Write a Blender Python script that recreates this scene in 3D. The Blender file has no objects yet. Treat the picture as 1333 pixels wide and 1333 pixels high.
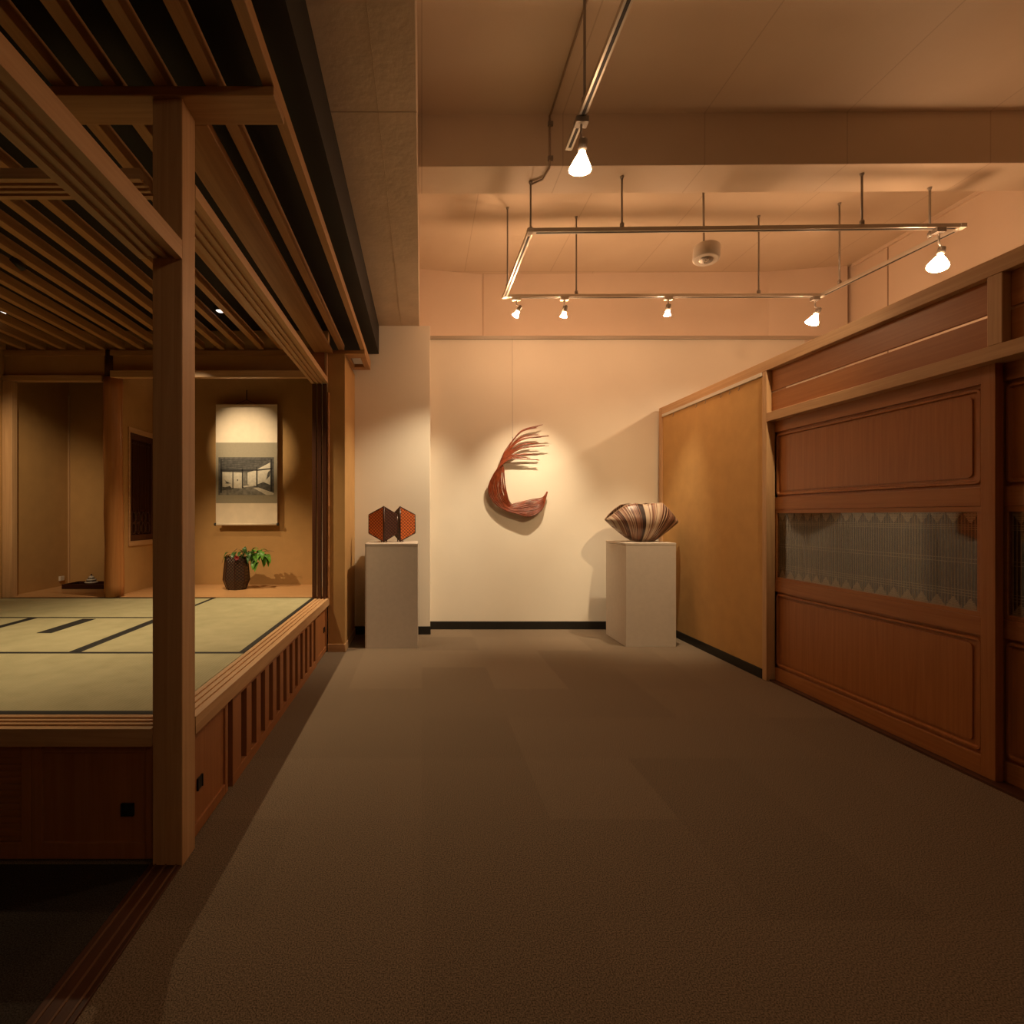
import bpy, bmesh, math, random
from mathutils import Vector, Matrix
random.seed(7)
S = bpy.context.scene
COL = S.collection
PI = math.pi
F, VX, VY, HC = 670.0, 549.0, 671.0, 1.18      # focal length (px), principal point (px), eye height (m)

# ------------------------------------------------------------------ materials
def new_mat(name):
    m = bpy.data.materials.new(name); m.use_nodes = True
    nt = m.node_tree; b = nt.nodes['Principled BSDF']
    return m, nt, b
def plain(name, col, rough=.6, metal=0.0, noise=0.0, nscale=6.0, bump=0.0, bscale=60.0, spec=.4):
    m, nt, b = new_mat(name)
    b.inputs['Roughness'].default_value = rough
    b.inputs['Metallic'].default_value = metal
    b.inputs['Specular IOR Level'].default_value = spec
    b.inputs['Base Color'].default_value = (*col, 1)
    if noise or bump:
        tc = nt.nodes.new('ShaderNodeTexCoord')
    if noise:
        n = nt.nodes.new('ShaderNodeTexNoise'); n.inputs['Scale'].default_value = nscale; n.inputs['Detail'].default_value = 5
        nt.links.new(tc.outputs['Object'], n.inputs['Vector'])
        r = nt.nodes.new('ShaderNodeValToRGB')
        r.color_ramp.elements[0].position = .3; r.color_ramp.elements[1].position = .7
        r.color_ramp.elements[0].color = (*[c*(1-noise) for c in col], 1)
        r.color_ramp.elements[1].color = (*[min(1, c*(1+noise)) for c in col], 1)
        nt.links.new(n.outputs['Fac'], r.inputs['Fac']); nt.links.new(r.outputs['Color'], b.inputs['Base Color'])
    if bump:
        n2 = nt.nodes.new('ShaderNodeTexNoise'); n2.inputs['Scale'].default_value = bscale; n2.inputs['Detail'].default_value = 4
        nt.links.new(tc.outputs['Object'], n2.inputs['Vector'])
        bp = nt.nodes.new('ShaderNodeBump'); bp.inputs['Strength'].default_value = bump; bp.inputs['Distance'].default_value = .01
        nt.links.new(n2.outputs['Fac'], bp.inputs['Height']); nt.links.new(bp.outputs['Normal'], b.inputs['Normal'])
    return m
def wood(name, dark, light, axis, scale=18.0, rough=.45, contrast=.22, dist=1.2):
    m, nt, b = new_mat(name)
    b.inputs['Roughness'].default_value = rough; b.inputs['Specular IOR Level'].default_value = .35
    tc = nt.nodes.new('ShaderNodeTexCoord'); mp = nt.nodes.new('ShaderNodeMapping')
    sc = [scale]*3; sc['XYZ'.index(axis)] = scale*.035
    mp.inputs['Scale'].default_value = sc
    nt.links.new(tc.outputs['Object'], mp.inputs['Vector'])
    n = nt.nodes.new('ShaderNodeTexNoise'); n.inputs['Scale'].default_value = 1.6; n.inputs['Detail'].default_value = 7
    n.inputs['Roughness'].default_value = .62; n.inputs['Distortion'].default_value = dist
    nt.links.new(mp.outputs['Vector'], n.inputs['Vector'])
    r = nt.nodes.new('ShaderNodeValToRGB')
    r.color_ramp.elements[0].position = .5-contrast; r.color_ramp.elements[1].position = .5+contrast
    r.color_ramp.elements[0].color = (*dark, 1); r.color_ramp.elements[1].color = (*light, 1)
    nt.links.new(n.outputs['Fac'], r.inputs['Fac']); nt.links.new(r.outputs['Color'], b.inputs['Base Color'])
    bp = nt.nodes.new('ShaderNodeBump'); bp.inputs['Strength'].default_value = .12; bp.inputs['Distance'].default_value = .004
    nt.links.new(n.outputs['Fac'], bp.inputs['Height']); nt.links.new(bp.outputs['Normal'], b.inputs['Normal'])
    return m
def woods(name, dark, light, **k):
    return {a: wood(name+'_'+a, dark, light, a, **k) for a in 'XYZ'}
HINOKI = woods('pale_cypress', (.45,.265,.130), (.62,.40,.215))
CEDAR = woods('ceiling_cedar', (.36,.19,.075), (.52,.30,.13))
CHERRY = woods('red_cherry', (.30,.105,.030), (.44,.185,.060), scale=14, contrast=.3, rough=.36, dist=2.0)
CHERRYP = woods('red_cherry_panel', (.28,.095,.026), (.46,.185,.058), scale=9, contrast=.34, rough=.33, dist=4.0)
BASEW = woods('skirting_wood', (.30,.115,.04), (.42,.18,.068), contrast=.3)
DARKW = woods('dark_walnut', (.055,.018,.008), (.10,.036,.016))
LOGW = wood('polished_log', (.34,.14,.045), (.54,.25,.09), 'Z', scale=10, rough=.3, contrast=.3, dist=2.5)
TOKO = woods('alcove_board', (.56,.30,.13), (.70,.42,.20), scale=9, contrast=.3, rough=.35, dist=2.0)
WHITE = plain('cream_wall_paint', (.80,.735,.63), .75, noise=.025, nscale=2.0, bump=.03, bscale=90)
UPPER = plain('upper_wall_paint', (.74,.60,.48), .75, noise=.04, nscale=1.5, bump=.05, bscale=70)
def ceiling_mat():
    m, nt, b = new_mat('painted_concrete_ceiling')
    b.inputs['Roughness'].default_value = .55
    tc = nt.nodes.new('ShaderNodeTexCoord')
    n = nt.nodes.new('ShaderNodeTexNoise'); n.inputs['Scale'].default_value = 1.3; n.inputs['Detail'].default_value = 6
    nt.links.new(tc.outputs['Object'], n.inputs['Vector'])
    r = nt.nodes.new('ShaderNodeValToRGB')
    r.color_ramp.elements[0].position = .3; r.color_ramp.elements[1].position = .7
    r.color_ramp.elements[0].color = (.64,.52,.39,1); r.color_ramp.elements[1].color = (.72,.60,.46,1)
    nt.links.new(n.outputs['Fac'], r.inputs['Fac'])
    br = nt.nodes.new('ShaderNodeTexBrick'); br.offset = .5
    br.inputs['Color1'].default_value = br.inputs['Color2'].default_value = (1,1,1,1)
    br.inputs['Mortar'].default_value = (.78,.74,.70,1)
    br.inputs['Scale'].default_value = 1; br.inputs['Mortar Size'].default_value = .004
    br.inputs['Brick Width'].default_value = .9; br.inputs['Row Height'].default_value = 1.8
    nt.links.new(tc.outputs['Object'], br.inputs['Vector'])
    mx = nt.nodes.new('ShaderNodeMixRGB'); mx.blend_type = 'MULTIPLY'; mx.inputs[0].default_value = .8
    nt.links.new(r.outputs['Color'], mx.inputs[1]); nt.links.new(br.outputs['Color'], mx.inputs[2])
    nt.links.new(mx.outputs[0], b.inputs['Base Color'])
    n2 = nt.nodes.new('ShaderNodeTexNoise'); n2.inputs['Scale'].default_value = 14; n2.inputs['Detail'].default_value = 6
    nt.links.new(tc.outputs['Object'], n2.inputs['Vector'])
    bp = nt.nodes.new('ShaderNodeBump'); bp.inputs['Strength'].default_value = .10; bp.inputs['Distance'].default_value = .01
    nt.links.new(n2.outputs['Fac'], bp.inputs['Height']); nt.links.new(bp.outputs['Normal'], b.inputs['Normal'])
    return m
CEIL = ceiling_mat()
SOFFIT = plain('rough_concrete_soffit', (.62,.50,.38), .8, noise=.07, nscale=5, bump=.35, bscale=22)
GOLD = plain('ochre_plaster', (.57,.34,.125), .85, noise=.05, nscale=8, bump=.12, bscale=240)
GOLD2 = plain('ochre_plaster_dimmed', (.47,.275,.105), .9, noise=.05, nscale=8, bump=.12, bscale=240)  # same ochre plaster, colour lowered to stand for dimmer light around the alcove
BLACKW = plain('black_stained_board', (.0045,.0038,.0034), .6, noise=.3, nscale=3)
BLACKB = plain('black_vinyl_baseboard', (.012,.011,.010), .45)
BORDER = plain('black_tatami_border', (.012,.012,.012), .8)
PLINTH = plain('greige_plinth_paint', (.56,.49,.42), .8, noise=.03, nscale=30, bump=.05, bscale=300)
SILVER = plain('brushed_aluminium', (.62,.58,.52), .32, metal=.85)
STEEL = plain('grey_steel', (.33,.30,.27), .4, metal=.7)
DARKMETAL = plain('dark_metal', (.03,.027,.025), .45, metal=.3)
OFFWHITE = plain('offwhite_plastic', (.66,.60,.52), .5)
def carpet_mat(name, col, var, dark=1.0):
    m, nt, b = new_mat(name)
    b.inputs['Roughness'].default_value = .95; b.inputs['Specular IOR Level'].default_value = .1
    tc = nt.nodes.new('ShaderNodeTexCoord')
    sn = nt.nodes.new('ShaderNodeVectorMath'); sn.operation = 'SNAP'; sn.inputs[1].default_value = (.5,.5,1)
    wn = nt.nodes.new('ShaderNodeTexWhiteNoise')
    nt.links.new(tc.outputs['Object'], sn.inputs[0]); nt.links.new(sn.outputs[0], wn.inputs['Vector'])
    n = nt.nodes.new('ShaderNodeTexNoise'); n.inputs['Scale'].default_value = 260; n.inputs['Detail'].default_value = 3
    nt.links.new(tc.outputs['Object'], n.inputs['Vector'])
    r = nt.nodes.new('ShaderNodeValToRGB')
    r.color_ramp.elements[0].position = .35; r.color_ramp.elements[1].position = .65
    r.color_ramp.elements[0].color = (*[c*.45 for c in col],1); r.color_ramp.elements[1].color = (*[c*1.55 for c in col],1)
    nt.links.new(n.outputs['Fac'], r.inputs['Fac'])
    mr = nt.nodes.new('ShaderNodeMapRange'); mr.inputs['To Min'].default_value = 1-var; mr.inputs['To Max'].default_value = 1+var
    nt.links.new(wn.outputs['Value'], mr.inputs['Value'])
    mx = nt.nodes.new('ShaderNodeVectorMath'); mx.operation = 'SCALE'
    nt.links.new(r.outputs['Color'], mx.inputs[0]); nt.links.new(mr.outputs['Result'], mx.inputs['Scale'])
    nt.links.new(mx.outputs[0], b.inputs['Base Color'])
    bp = nt.nodes.new('ShaderNodeBump'); bp.inputs['Strength'].default_value = .3; bp.inputs['Distance'].default_value = .003
    nt.links.new(n.outputs['Fac'], bp.inputs['Height']); nt.links.new(bp.outputs['Normal'], b.inputs['Normal'])
    return m
CARPET = carpet_mat('brown_carpet_tile', (.190,.144,.102), .08)
MAT_DARK = carpet_mat('charcoal_entry_carpet', (.045,.036,.030), .05)
def tatami_mat(name, axis):
    m, nt, b = new_mat(name)
    b.inputs['Roughness'].default_value = .7; b.inputs['Specular IOR Level'].default_value = .25
    tc = nt.nodes.new('ShaderNodeTexCoord')
    w = nt.nodes.new('ShaderNodeTexWave'); w.bands_direction = axis; w.inputs['Scale'].default_value = 22; w.inputs['Distortion'].default_value = .3
    w2 = nt.nodes.new('ShaderNodeTexWave'); w2.bands_direction = 'Y' if axis == 'X' else 'X'; w2.inputs['Scale'].default_value = 60; w2.inputs['Distortion'].default_value = .5
    n = nt.nodes.new('ShaderNodeTexNoise'); n.inputs['Scale'].default_value = 9; n.inputs['Detail'].default_value = 6
    for q in (w, w2, n): nt.links.new(tc.outputs['Object'], q.inputs['Vector'])
    a = nt.nodes.new('ShaderNodeMath'); a.operation = 'MULTIPLY'
    nt.links.new(w.outputs['Fac'], a.inputs[0]); nt.links.new(w2.outputs['Fac'], a.inputs[1])
    s = nt.nodes.new('ShaderNodeMath'); s.operation = 'MULTIPLY_ADD'; s.inputs[1].default_value = .45
    nt.links.new(a.outputs[0], s.inputs[0]); nt.links.new(n.outputs['Fac'], s.inputs[2])
    r = nt.nodes.new('ShaderNodeValToRGB')
    r.color_ramp.elements[0].position = .25; r.color_ramp.elements[1].position = .9
    r.color_ramp.elements[0].color = (.33,.315,.185,1); r.color_ramp.elements[1].color = (.46,.435,.27,1)
    nt.links.new(s.outputs[0], r.inputs['Fac']); nt.links.new(r.outputs['Color'], b.inputs['Base Color'])
    bp = nt.nodes.new('ShaderNodeBump'); bp.inputs['Strength'].default_value = .25; bp.inputs['Distance'].default_value = .003
    nt.links.new(a.outputs[0], bp.inputs['Height']); nt.links.new(bp.outputs['Normal'], b.inputs['Normal'])
    return m
TATAMI = {'X': tatami_mat('rush_tatami_x', 'X'), 'Y': tatami_mat('rush_tatami_y', 'Y')}
def emit(name, col, s):
    m, nt, b = new_mat(name)
    b.inputs['Base Color'].default_value = (*col, 1)
    b.inputs['Emission Color'].default_value = (*col, 1); b.inputs['Emission Strength'].default_value = s
    return m
def thin_glass():
    m = bpy.data.materials.new('clear_glass'); m.use_nodes = True
    nt = m.node_tree; nt.nodes.clear()
    o = nt.nodes.new('ShaderNodeOutputMaterial'); mx = nt.nodes.new('ShaderNodeMixShader')
    t = nt.nodes.new('ShaderNodeBsdfTransparent'); g = nt.nodes.new('ShaderNodeBsdfGlossy'); lw = nt.nodes.new('ShaderNodeLayerWeight')
    t.inputs['Color'].default_value = (.95,.95,.95,1); g.inputs['Roughness'].default_value = .01
    pw = nt.nodes.new('ShaderNodeMath'); pw.operation = 'POWER'; pw.inputs[1].default_value = 5
    f = nt.nodes.new('ShaderNodeMath'); f.operation = 'MULTIPLY_ADD'; f.inputs[1].default_value = .93; f.inputs[2].default_value = .055
    lw.inputs['Blend'].default_value = .5
    nt.links.new(lw.outputs['Facing'], pw.inputs[0]); nt.links.new(pw.outputs[0], f.inputs[0])
    nt.links.new(f.outputs[0], mx.inputs[0]); nt.links.new(t.outputs[0], mx.inputs[1]); nt.links.new(g.outputs[0], mx.inputs[2])
    nt.links.new(mx.outputs[0], o.inputs['Surface'])
    return m
GLASS = thin_glass()
REED = plain('dry_reed', (.30,.19,.085), .55, noise=.2, nscale=40)
REEDBACK = plain('dark_backing_board', (.065,.040,.022), .7)  # dark brown board behind the reeds
THREAD = plain('pale_binding_thread', (.38,.27,.15), .7)
def woven(name, dark, light, scale, rough=.4):
    m, nt, b = new_mat(name)
    b.inputs['Roughness'].default_value = rough
    tc = nt.nodes.new('ShaderNodeTexCoord')
    ws = []
    for rot in (PI/4, -PI/4):
        mp = nt.nodes.new('ShaderNodeMapping'); mp.inputs['Rotation'].default_value = (0, rot, 0)
        w = nt.nodes.new('ShaderNodeTexWave'); w.bands_direction = 'X'; w.inputs['Scale'].default_value = scale
        nt.links.new(tc.outputs['Object'], mp.inputs['Vector']); nt.links.new(mp.outputs['Vector'], w.inputs['Vector']); ws.append(w)
    a = nt.nodes.new('ShaderNodeMath'); a.operation = 'MULTIPLY'
    nt.links.new(ws[0].outputs['Fac'], a.inputs[0]); nt.links.new(ws[1].outputs['Fac'], a.inputs[1])
    r = nt.nodes.new('ShaderNodeValToRGB')
    r.color_ramp.elements[0].position = .0; r.color_ramp.elements[1].position = .22
    r.color_ramp.elements[0].color = (*dark,1); r.color_ramp.elements[1].color = (*light,1)
    nt.links.new(a.outputs[0], r.inputs['Fac']); nt.links.new(r.outputs['Color'], b.inputs['Base Color'])
    bp = nt.nodes.new('ShaderNodeBump'); bp.inputs['Strength'].default_value = .6; bp.inputs['Distance'].default_value = .003
    nt.links.new(a.outputs[0], bp.inputs['Height']); nt.links.new(bp.outputs['Normal'], b.inputs['Normal'])
    return m
HEXW = woven('woven_red_bamboo', (.20,.036,.010), (.66,.17,.042), 15)
VASEW = woven('woven_black_bamboo', (.010,.006,.005), (.060,.030,.018), 15, .35)
HEXIN = woven('woven_shaded_inside', (.020,.008,.006), (.075,.022,.012), 15)  # weave colour darkened to stand for the shaded open inside
LACQ = plain('dark_lacquer_rim', (.035,.010,.006), .3)
STRAND = plain('red_lacquered_bamboo', (.20,.040,.013), .32, noise=.35, nscale=25)
def stripe_mat():
    m, nt, b = new_mat('striped_bamboo_skin')
    b.inputs['Roughness'].default_value = .4
    tc = nt.nodes.new('ShaderNodeTexCoord'); sp = nt.nodes.new('ShaderNodeSeparateXYZ')
    nt.links.new(tc.outputs['Object'], sp.inputs[0])
    zz = nt.nodes.new('ShaderNodeMath'); zz.operation = 'ADD'; zz.inputs[1].default_value = .16
    nt.links.new(sp.outputs['Z'], zz.inputs[0])
    # bands run from the foot up to the rim, bowed like a fan
    at = nt.nodes.new('ShaderNodeMath'); at.operation = 'ARCTAN2'
    nt.links.new(sp.outputs['X'], at.inputs[0]); nt.links.new(zz.outputs[0], at.inputs[1])
    fac = []
    for sc_, det in ((5.5, 2), (34, 3)):
        n = nt.nodes.new('ShaderNodeTexNoise'); n.noise_dimensions = '1D'; n.inputs['Scale'].default_value = sc_; n.inputs['Detail'].default_value = det
        nt.links.new(at.outputs[0], n.inputs['W']); fac.append(n)
    mixn = nt.nodes.new('ShaderNodeMath'); mixn.operation = 'MULTIPLY_ADD'; mixn.inputs[1].default_value = .8
    nt.links.new(fac[1].outputs['Fac'], mixn.inputs[0]); nt.links.new(fac[0].outputs['Fac'], mixn.inputs[2])
    r = nt.nodes.new('ShaderNodeValToRGB'); e = r.color_ramp.elements
    e[0].position = .74; e[0].color = (.022,.010,.008,1); e[1].position = 1.04; e[1].color = (.44,.34,.25,1)
    q = e.new(.86); q.color = (.13,.052,.034,1); q = e.new(.95); q.color = (.29,.145,.090,1)
    nt.links.new(mixn.outputs[0], r.inputs['Fac']); nt.links.new(r.outputs['Color'], b.inputs['Base Color'])
    bp = nt.nodes.new('ShaderNodeBump'); bp.inputs['Strength'].default_value = .4; bp.inputs['Distance'].default_value = .004
    nt.links.new(mixn.outputs[0], bp.inputs['Height']); nt.links.new(bp.outputs['Normal'], b.inputs['Normal'])
    return m
STRIPE = stripe_mat()
PAPER = plain('cream_scroll_paper', (.78,.66,.50), .8, noise=.05, nscale=12)
SILK = plain('grey_green_scroll_silk', (.31,.27,.19), .75, noise=.04, nscale=60)
INK = plain('black_ink_print', (.025,.022,.018), .7)
GREYD = plain('dark_grey_print', (.085,.078,.065), .7, noise=.4, nscale=35)
GREYM = plain('mid_grey_print', (.20,.185,.15), .7, noise=.35, nscale=30)
PALE = plain('pale_print', (.60,.55,.44), .7, noise=.12, nscale=40)
LEAF = plain('fresh_green_leaf', (.10,.27,.035), .4, noise=.3, nscale=20)
LEAFD = plain('dark_green_leaf', (.045,.105,.028), .35, noise=.3, nscale=20)
STEMM = plain('brown_twig', (.14,.085,.04), .6)
RED = plain('dark_red_petal', (.20,.012,.014), .5)
BAMBOO = plain('tan_bamboo', (.46,.22,.085), .35, noise=.15, nscale=12)
CERAM = plain('white_glazed_ceramic', (.62,.58,.52), .3)

# ------------------------------------------------------------------ mesh helpers
def box(bm, x0, x1, y0, y1, z0, z1, mi=0):
    v = [bm.verts.new((x, y, z)) for x in (x0, x1) for y in (y0, y1) for z in (z0, z1)]
    for q in ((0,1,3,2),(4,6,7,5),(0,4,5,1),(2,3,7,6),(0,2,6,4),(1,5,7,3)):
        f = bm.faces.new([v[i] for i in q]); f.material_index = mi
def frame_of(t):
    t = t.normalized(); u = Vector((0,0,1)) if abs(t.z) < .9 else Vector((1,0,0))
    a = t.cross(u).normalized(); return a, t.cross(a).normalized()
def tube(bm, pts, r, n=8, caps=True, flat=1.0, mi=0):
    pts = [Vector(p) for p in pts]; rings = []
    for i, p in enumerate(pts):
        t = pts[min(i+1, len(pts)-1)] - pts[max(i-1, 0)]
        a, b = frame_of(t); rr = r[i] if isinstance(r, (list, tuple)) else r
        rings.append([bm.verts.new(p + (a*math.cos(2*PI*k/n) + b*flat*math.sin(2*PI*k/n))*rr) for k in range(n)])
    for i in range(len(rings)-1):
        for k in range(n):
            f = bm.faces.new((rings[i][k], rings[i][(k+1)%n], rings[i+1][(k+1)%n], rings[i+1][k])); f.material_index = mi; f.smooth = True
    if caps:
        f = bm.faces.new(rings[0]); f.material_index = mi; f = bm.faces.new(rings[-1]); f.material_index = mi
def lathe(bm, prof, n=24, o=(0,0,0), axis=(0,0,1), mats=None, smooth=True, rot=0.0):
    ax = Vector(axis).normalized(); a, b = frame_of(ax); o = Vector(o); rings = []
    for (r, z) in prof:
        rings.append([bm.verts.new(o + ax*z + (a*math.cos(2*PI*k/n+rot) + b*math.sin(2*PI*k/n+rot))*max(r, 1e-4)) for k in range(n)])
    for i in range(len(rings)-1):
        for k in range(n):
            f = bm.faces.new((rings[i][k], rings[i][(k+1)%n], rings[i+1][(k+1)%n], rings[i+1][k]))
            f.smooth = smooth
            if mats: f.material_index = mats[i]
    f = bm.faces.new(rings[0]); f2 = bm.faces.new(rings[-1])
    if mats: f.material_index = mats[0]; f2.material_index = mats[-1]
def prism(bm, poly, z0, z1):
    lo = [bm.verts.new((x, y, z0)) for x, y in poly]; hi = [bm.verts.new((x, y, z1)) for x, y in poly]
    n = len(poly); bm.faces.new(lo); bm.faces.new(hi)
    for i in range(n): bm.faces.new((lo[i], lo[(i+1)%n], hi[(i+1)%n], hi[i]))
def solid(bm, poly_fn_front, poly_fn_back):
    a = [bm.verts.new(p) for p in poly_fn_front]; b = [bm.verts.new(p) for p in poly_fn_back]
    n = len(a); bm.faces.new(a); bm.faces.new(b)
    for i in range(n): bm.faces.new((a[i], a[(i+1)%n], b[(i+1)%n], b[i]))
def rrect(y0, y1, z0, z1, r, n=5):
    out = []
    for cy, cz, a0 in ((y1-r, z1-r, 0), (y0+r, z1-r, PI/2), (y0+r, z0+r, PI), (y1-r, z0+r, 1.5*PI)):
        for k in range(n+1):
            a = a0 + PI/2*k/n; out.append((cy+r*math.cos(a), cz+r*math.sin(a)))
    return out
def ring_x(bm, x, y0, y1, z0, z1, r, w, h):
    """raised moulding round a rectangle in a plane of constant x, standing towards -x, rounded on the corners"""
    loops = []
    for ins, dx in ((0, 0), (w*.25, -h), (w*.75, -h), (w, 0)):
        rr = max(r-ins, .002)
        loops.append([bm.verts.new((x+dx, y, z)) for y, z in rrect(y0+ins, y1-ins, z0+ins, z1-ins, rr)])
    n = len(loops[0])
    for i in range(3):
        for k in range(n): bm.faces.new((loops[i][k], loops[i][(k+1)%n], loops[i+1][(k+1)%n], loops[i+1][k]))
def panel_x(bm, x0, x1, y0, y1, z0, z1, r):
    p = rrect(y0, y1, z0, z1, r)
    solid(bm, [(x0, y, z) for y, z in p], [(x1, y, z) for y, z in p])
def catmull(P, n=8):
    P = [Vector(p) for p in P]; Q = [2*P[0]-P[1]] + P + [2*P[-1]-P[-2]]; out = []
    for i in range(1, len(Q)-2):
        for k in range(n):
            t = k/n; a, b, c, d = Q[i-1], Q[i], Q[i+1], Q[i+2]
            out.append(.5*((2*b)+(c-a)*t+(2*a-5*b+4*c-d)*t*t+(3*b-a-3*c+d)*t**3))
    out.append(P[-1]); return out

def link(name, bm, mats, parent=None, org=None, bevel=0.0, kind=None, label=None):
    bmesh.ops.recalc_face_normals(bm, faces=bm.faces[:])
    if org is None: org = root_loc(parent) if parent else Vector((0,0,0))
    bmesh.ops.translate(bm, verts=bm.verts[:], vec=-Vector(org))
    me = bpy.data.meshes.new(name); bm.to_mesh(me); bm.free()
    for m in (mats if isinstance(mats, (list, tuple)) else [mats]): me.materials.append(m)
    o = bpy.data.objects.new(name, me); COL.objects.link(o)
    if parent: o.parent = parent
    else: o.location = org
    if bevel:
        b = o.modifiers.new('edge', 'BEVEL'); b.width = bevel; b.segments = 2; b.limit_method = 'ANGLE'
    if kind: o['kind'] = kind
    if label: o['label'] = label
    return o
def root_loc(o):
    v = Vector((0,0,0))
    while o: v += Vector(o.location); o = o.parent
    return v
def tag(o, label, cat, group=None, kind=None):
    o['label'] = label; o['category'] = cat
    if group: o['group'] = group
    if kind: o['kind'] = kind
    return o
def thing(name, loc, label=None, cat=None, group=None, kind=None):
    o = bpy.data.objects.new(name, None); COL.objects.link(o); o.location = loc; o.empty_display_size = .05
    if label: tag(o, label, cat, group, kind)
    elif kind: o['kind'] = kind
    return o
def copy_tree(o, parent=None):
    c = o.copy(); COL.objects.link(c)
    if parent: c.parent = parent
    for ch in [x for x in bpy.data.objects if x.parent == o]: copy_tree(ch, c)
    return c
def B(*boxes):
    bm = bmesh.new()
    for b in boxes: box(bm, *b)
    return bm
def at(x, y, D):
    return Vector(((x-VX)/F*D, D, HC-(y-VY)/F*D))

# ------------------------------------------------------------------ the setting
XR = 2.457          # inner face of the timber partition
CZ = 3.74           # ceiling
link('floor', B((-5.0, 4.6, -2.7, 5.7, -.06, 0)), CARPET, kind='structure')
link('ceiling', B((-.023, 4.6, -2.7, 5.7, CZ, CZ+.1)), CEIL, kind='structure')
bm = bmesh.new()
prism(bm, [(-.023,3.29),(4.42,3.25),(4.42,3.535),(-.023,3.575)], 3.41, CZ+.02)
link('ceiling_beam', bm, CEIL, kind='structure', bevel=.004)
link('ceiling_beam_left', B((-5.0, -.023, -2.7, 5.36, 3.064, CZ+.1)), SOFFIT, kind='structure', bevel=.004)
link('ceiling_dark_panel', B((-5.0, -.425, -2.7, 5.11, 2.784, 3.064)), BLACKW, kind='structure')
bm = bmesh.new()
for x, y, w in ((-.19, 3.0, .006),): pass
box(bm, -.425, -.023, 2.402, 2.406, 3.0625, 3.066); box(bm, -.205, -.202, -2.6, 5.1, 3.0625, 3.066)
link('trim_3', bm, plain('formwork_seam', (.50,.39,.28), .8), kind='structure')
link('wall_back', B((.084, 4.5, 5.34, 5.42, 0, 3.045)), WHITE, kind='structure')
link('wall_pilaster', B((-1.0, .084, 5.11, 5.42, 0, 3.064)), WHITE, kind='structure', bevel=.003)
bm = bmesh.new()
prism(bm, [(-.023,5.345),(.65,5.46),(3.64,5.40),(4.36,5.27),(4.36,5.65),(-.023,5.65)], 2.96, CZ+.02)
link('wall_back_upper', bm, UPPER, kind='structure')
link('wall_right', B((4.40, 4.55, -2.7, 5.65, 0, CZ+.02)), UPPER, kind='structure')
link('trim_4', B((4.396, 4.402, 4.852, 4.860, 2.1, CZ), ), plain('wall_seam_joint', (.30,.20,.13), .9), kind='structure')  # thin darker strip along the vertical wall seam
link('trim_5', B((4.375, 4.402, -2.6, 5.24, CZ-.03, CZ)), UPPER, kind='structure')
bm = bmesh.new()
box(bm, .646, .656, 5.452, 5.470, 3.0, CZ)
link('trim_6', bm, plain('upper_wall_joint', (.60,.46,.34), .9), kind='structure')
link('wall_left', B((-5.0, -4.9, -2.7, 5.7, 0, 3.1)), GOLD, kind='structure')
link('wall_front', B((-5.0, 4.6, -2.8, -2.7, 0, CZ+.1)), UPPER, kind='structure')
link('baseboard_back', B((.084, 2.45, 5.328, 5.34, 0, .082)), BLACKB, kind='structure', bevel=.002)
link('baseboard_pilaster', B((-.665, .088, 5.098, 5.11, 0, .08)), BLACKB, kind='structure', bevel=.002)
link('floor_entry', B((-4.9, -.915, -2.7, 1.735, 0, .004)), MAT_DARK, kind='structure')
bm = B((-.915, -.806, -2.7, 1.735, 0, .008))
link('trim_1', bm, DARKW['Y'], kind='structure', bevel=.002)
bm = bmesh.new()
for x in (-.893, -.858, -.823): box(bm, x-.003, x+.003, -2.7, 1.73, .008, .0115)
link('trim_2', bm, plain('worn_track_rail', (.16,.075,.035), .35), kind='structure', bevel=.001)

# picture rail across the back wall
pr = thing('picture_rail', (.09, 5.33, 3.0), 'long silver picture rail along the top of the cream back wall', 'rail')
link('rail_channel', B((.086, 4.3, 5.312, 5.340, 3.006, 3.036)), SILVER, pr, bevel=.003)
link('rail_lip', B((.086, 4.3, 5.306, 5.316, 3.000, 3.012)), SILVER, pr, bevel=.002)

# ------------------------------------------------------------------ right partition
bmg = B((XR+.006, XR+.09, 3.70, 5.30, 0, 2.22))
pw = thing('wall_right_partition', (XR, 5.3, 0), kind='structure')
link('plaster_panel', bmg, GOLD, pw)
link('top_rail', B((XR-.004, XR+.11, -1.0, 5.30, 2.212, 2.285)), HINOKI['Y'], pw, bevel=.003)
link('middle_rail', B((XR-.002, XR+.14, -1.0, 3.668, 1.848, 1.912)), HINOKI['Y'], pw, bevel=.003)
link('end_post', B((XR-.010, XR+.11, 5.255, 5.308, 0, 2.284)), HINOKI['Z'], pw, bevel=.003)
link('post', B((XR-.002, XR+.14, 3.666, 3.712, 0, 2.212)), HINOKI['Z'], pw, bevel=.003)
link('short_post', B((XR-.002, XR+.11, 2.177, 2.236, 1.912, 2.212)), HINOKI['Z'], pw, bevel=.003)
for (y0, y1) in ((2.236, 3.666), (-.9, 2.177)):
    link('transom_board', B((XR+.034, XR+.05, y0, y1, 2.064, 2.212)), CHERRY['Y'], pw, bevel=.002)
    link('transom_board', B((XR+.034, XR+.05, y0, y1, 1.912, 2.050)), CHERRY['Y'], pw, bevel=.002)
link('floor_track', B((XR+.02, XR+.15, -1.0, 3.666, 0, .012)), DARKW['Y'], pw)
link('baseboard_right', B((XR-.004, XR+.006, 3.712, 5.255, 0, .072)), BLACKB, kind='structure', bevel=.002)
pr2 = thing('hanging_rail', (XR, 4.5, 2.19), 'short pale metal hanging rail above the ochre partition panel', 'rail')
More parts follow.
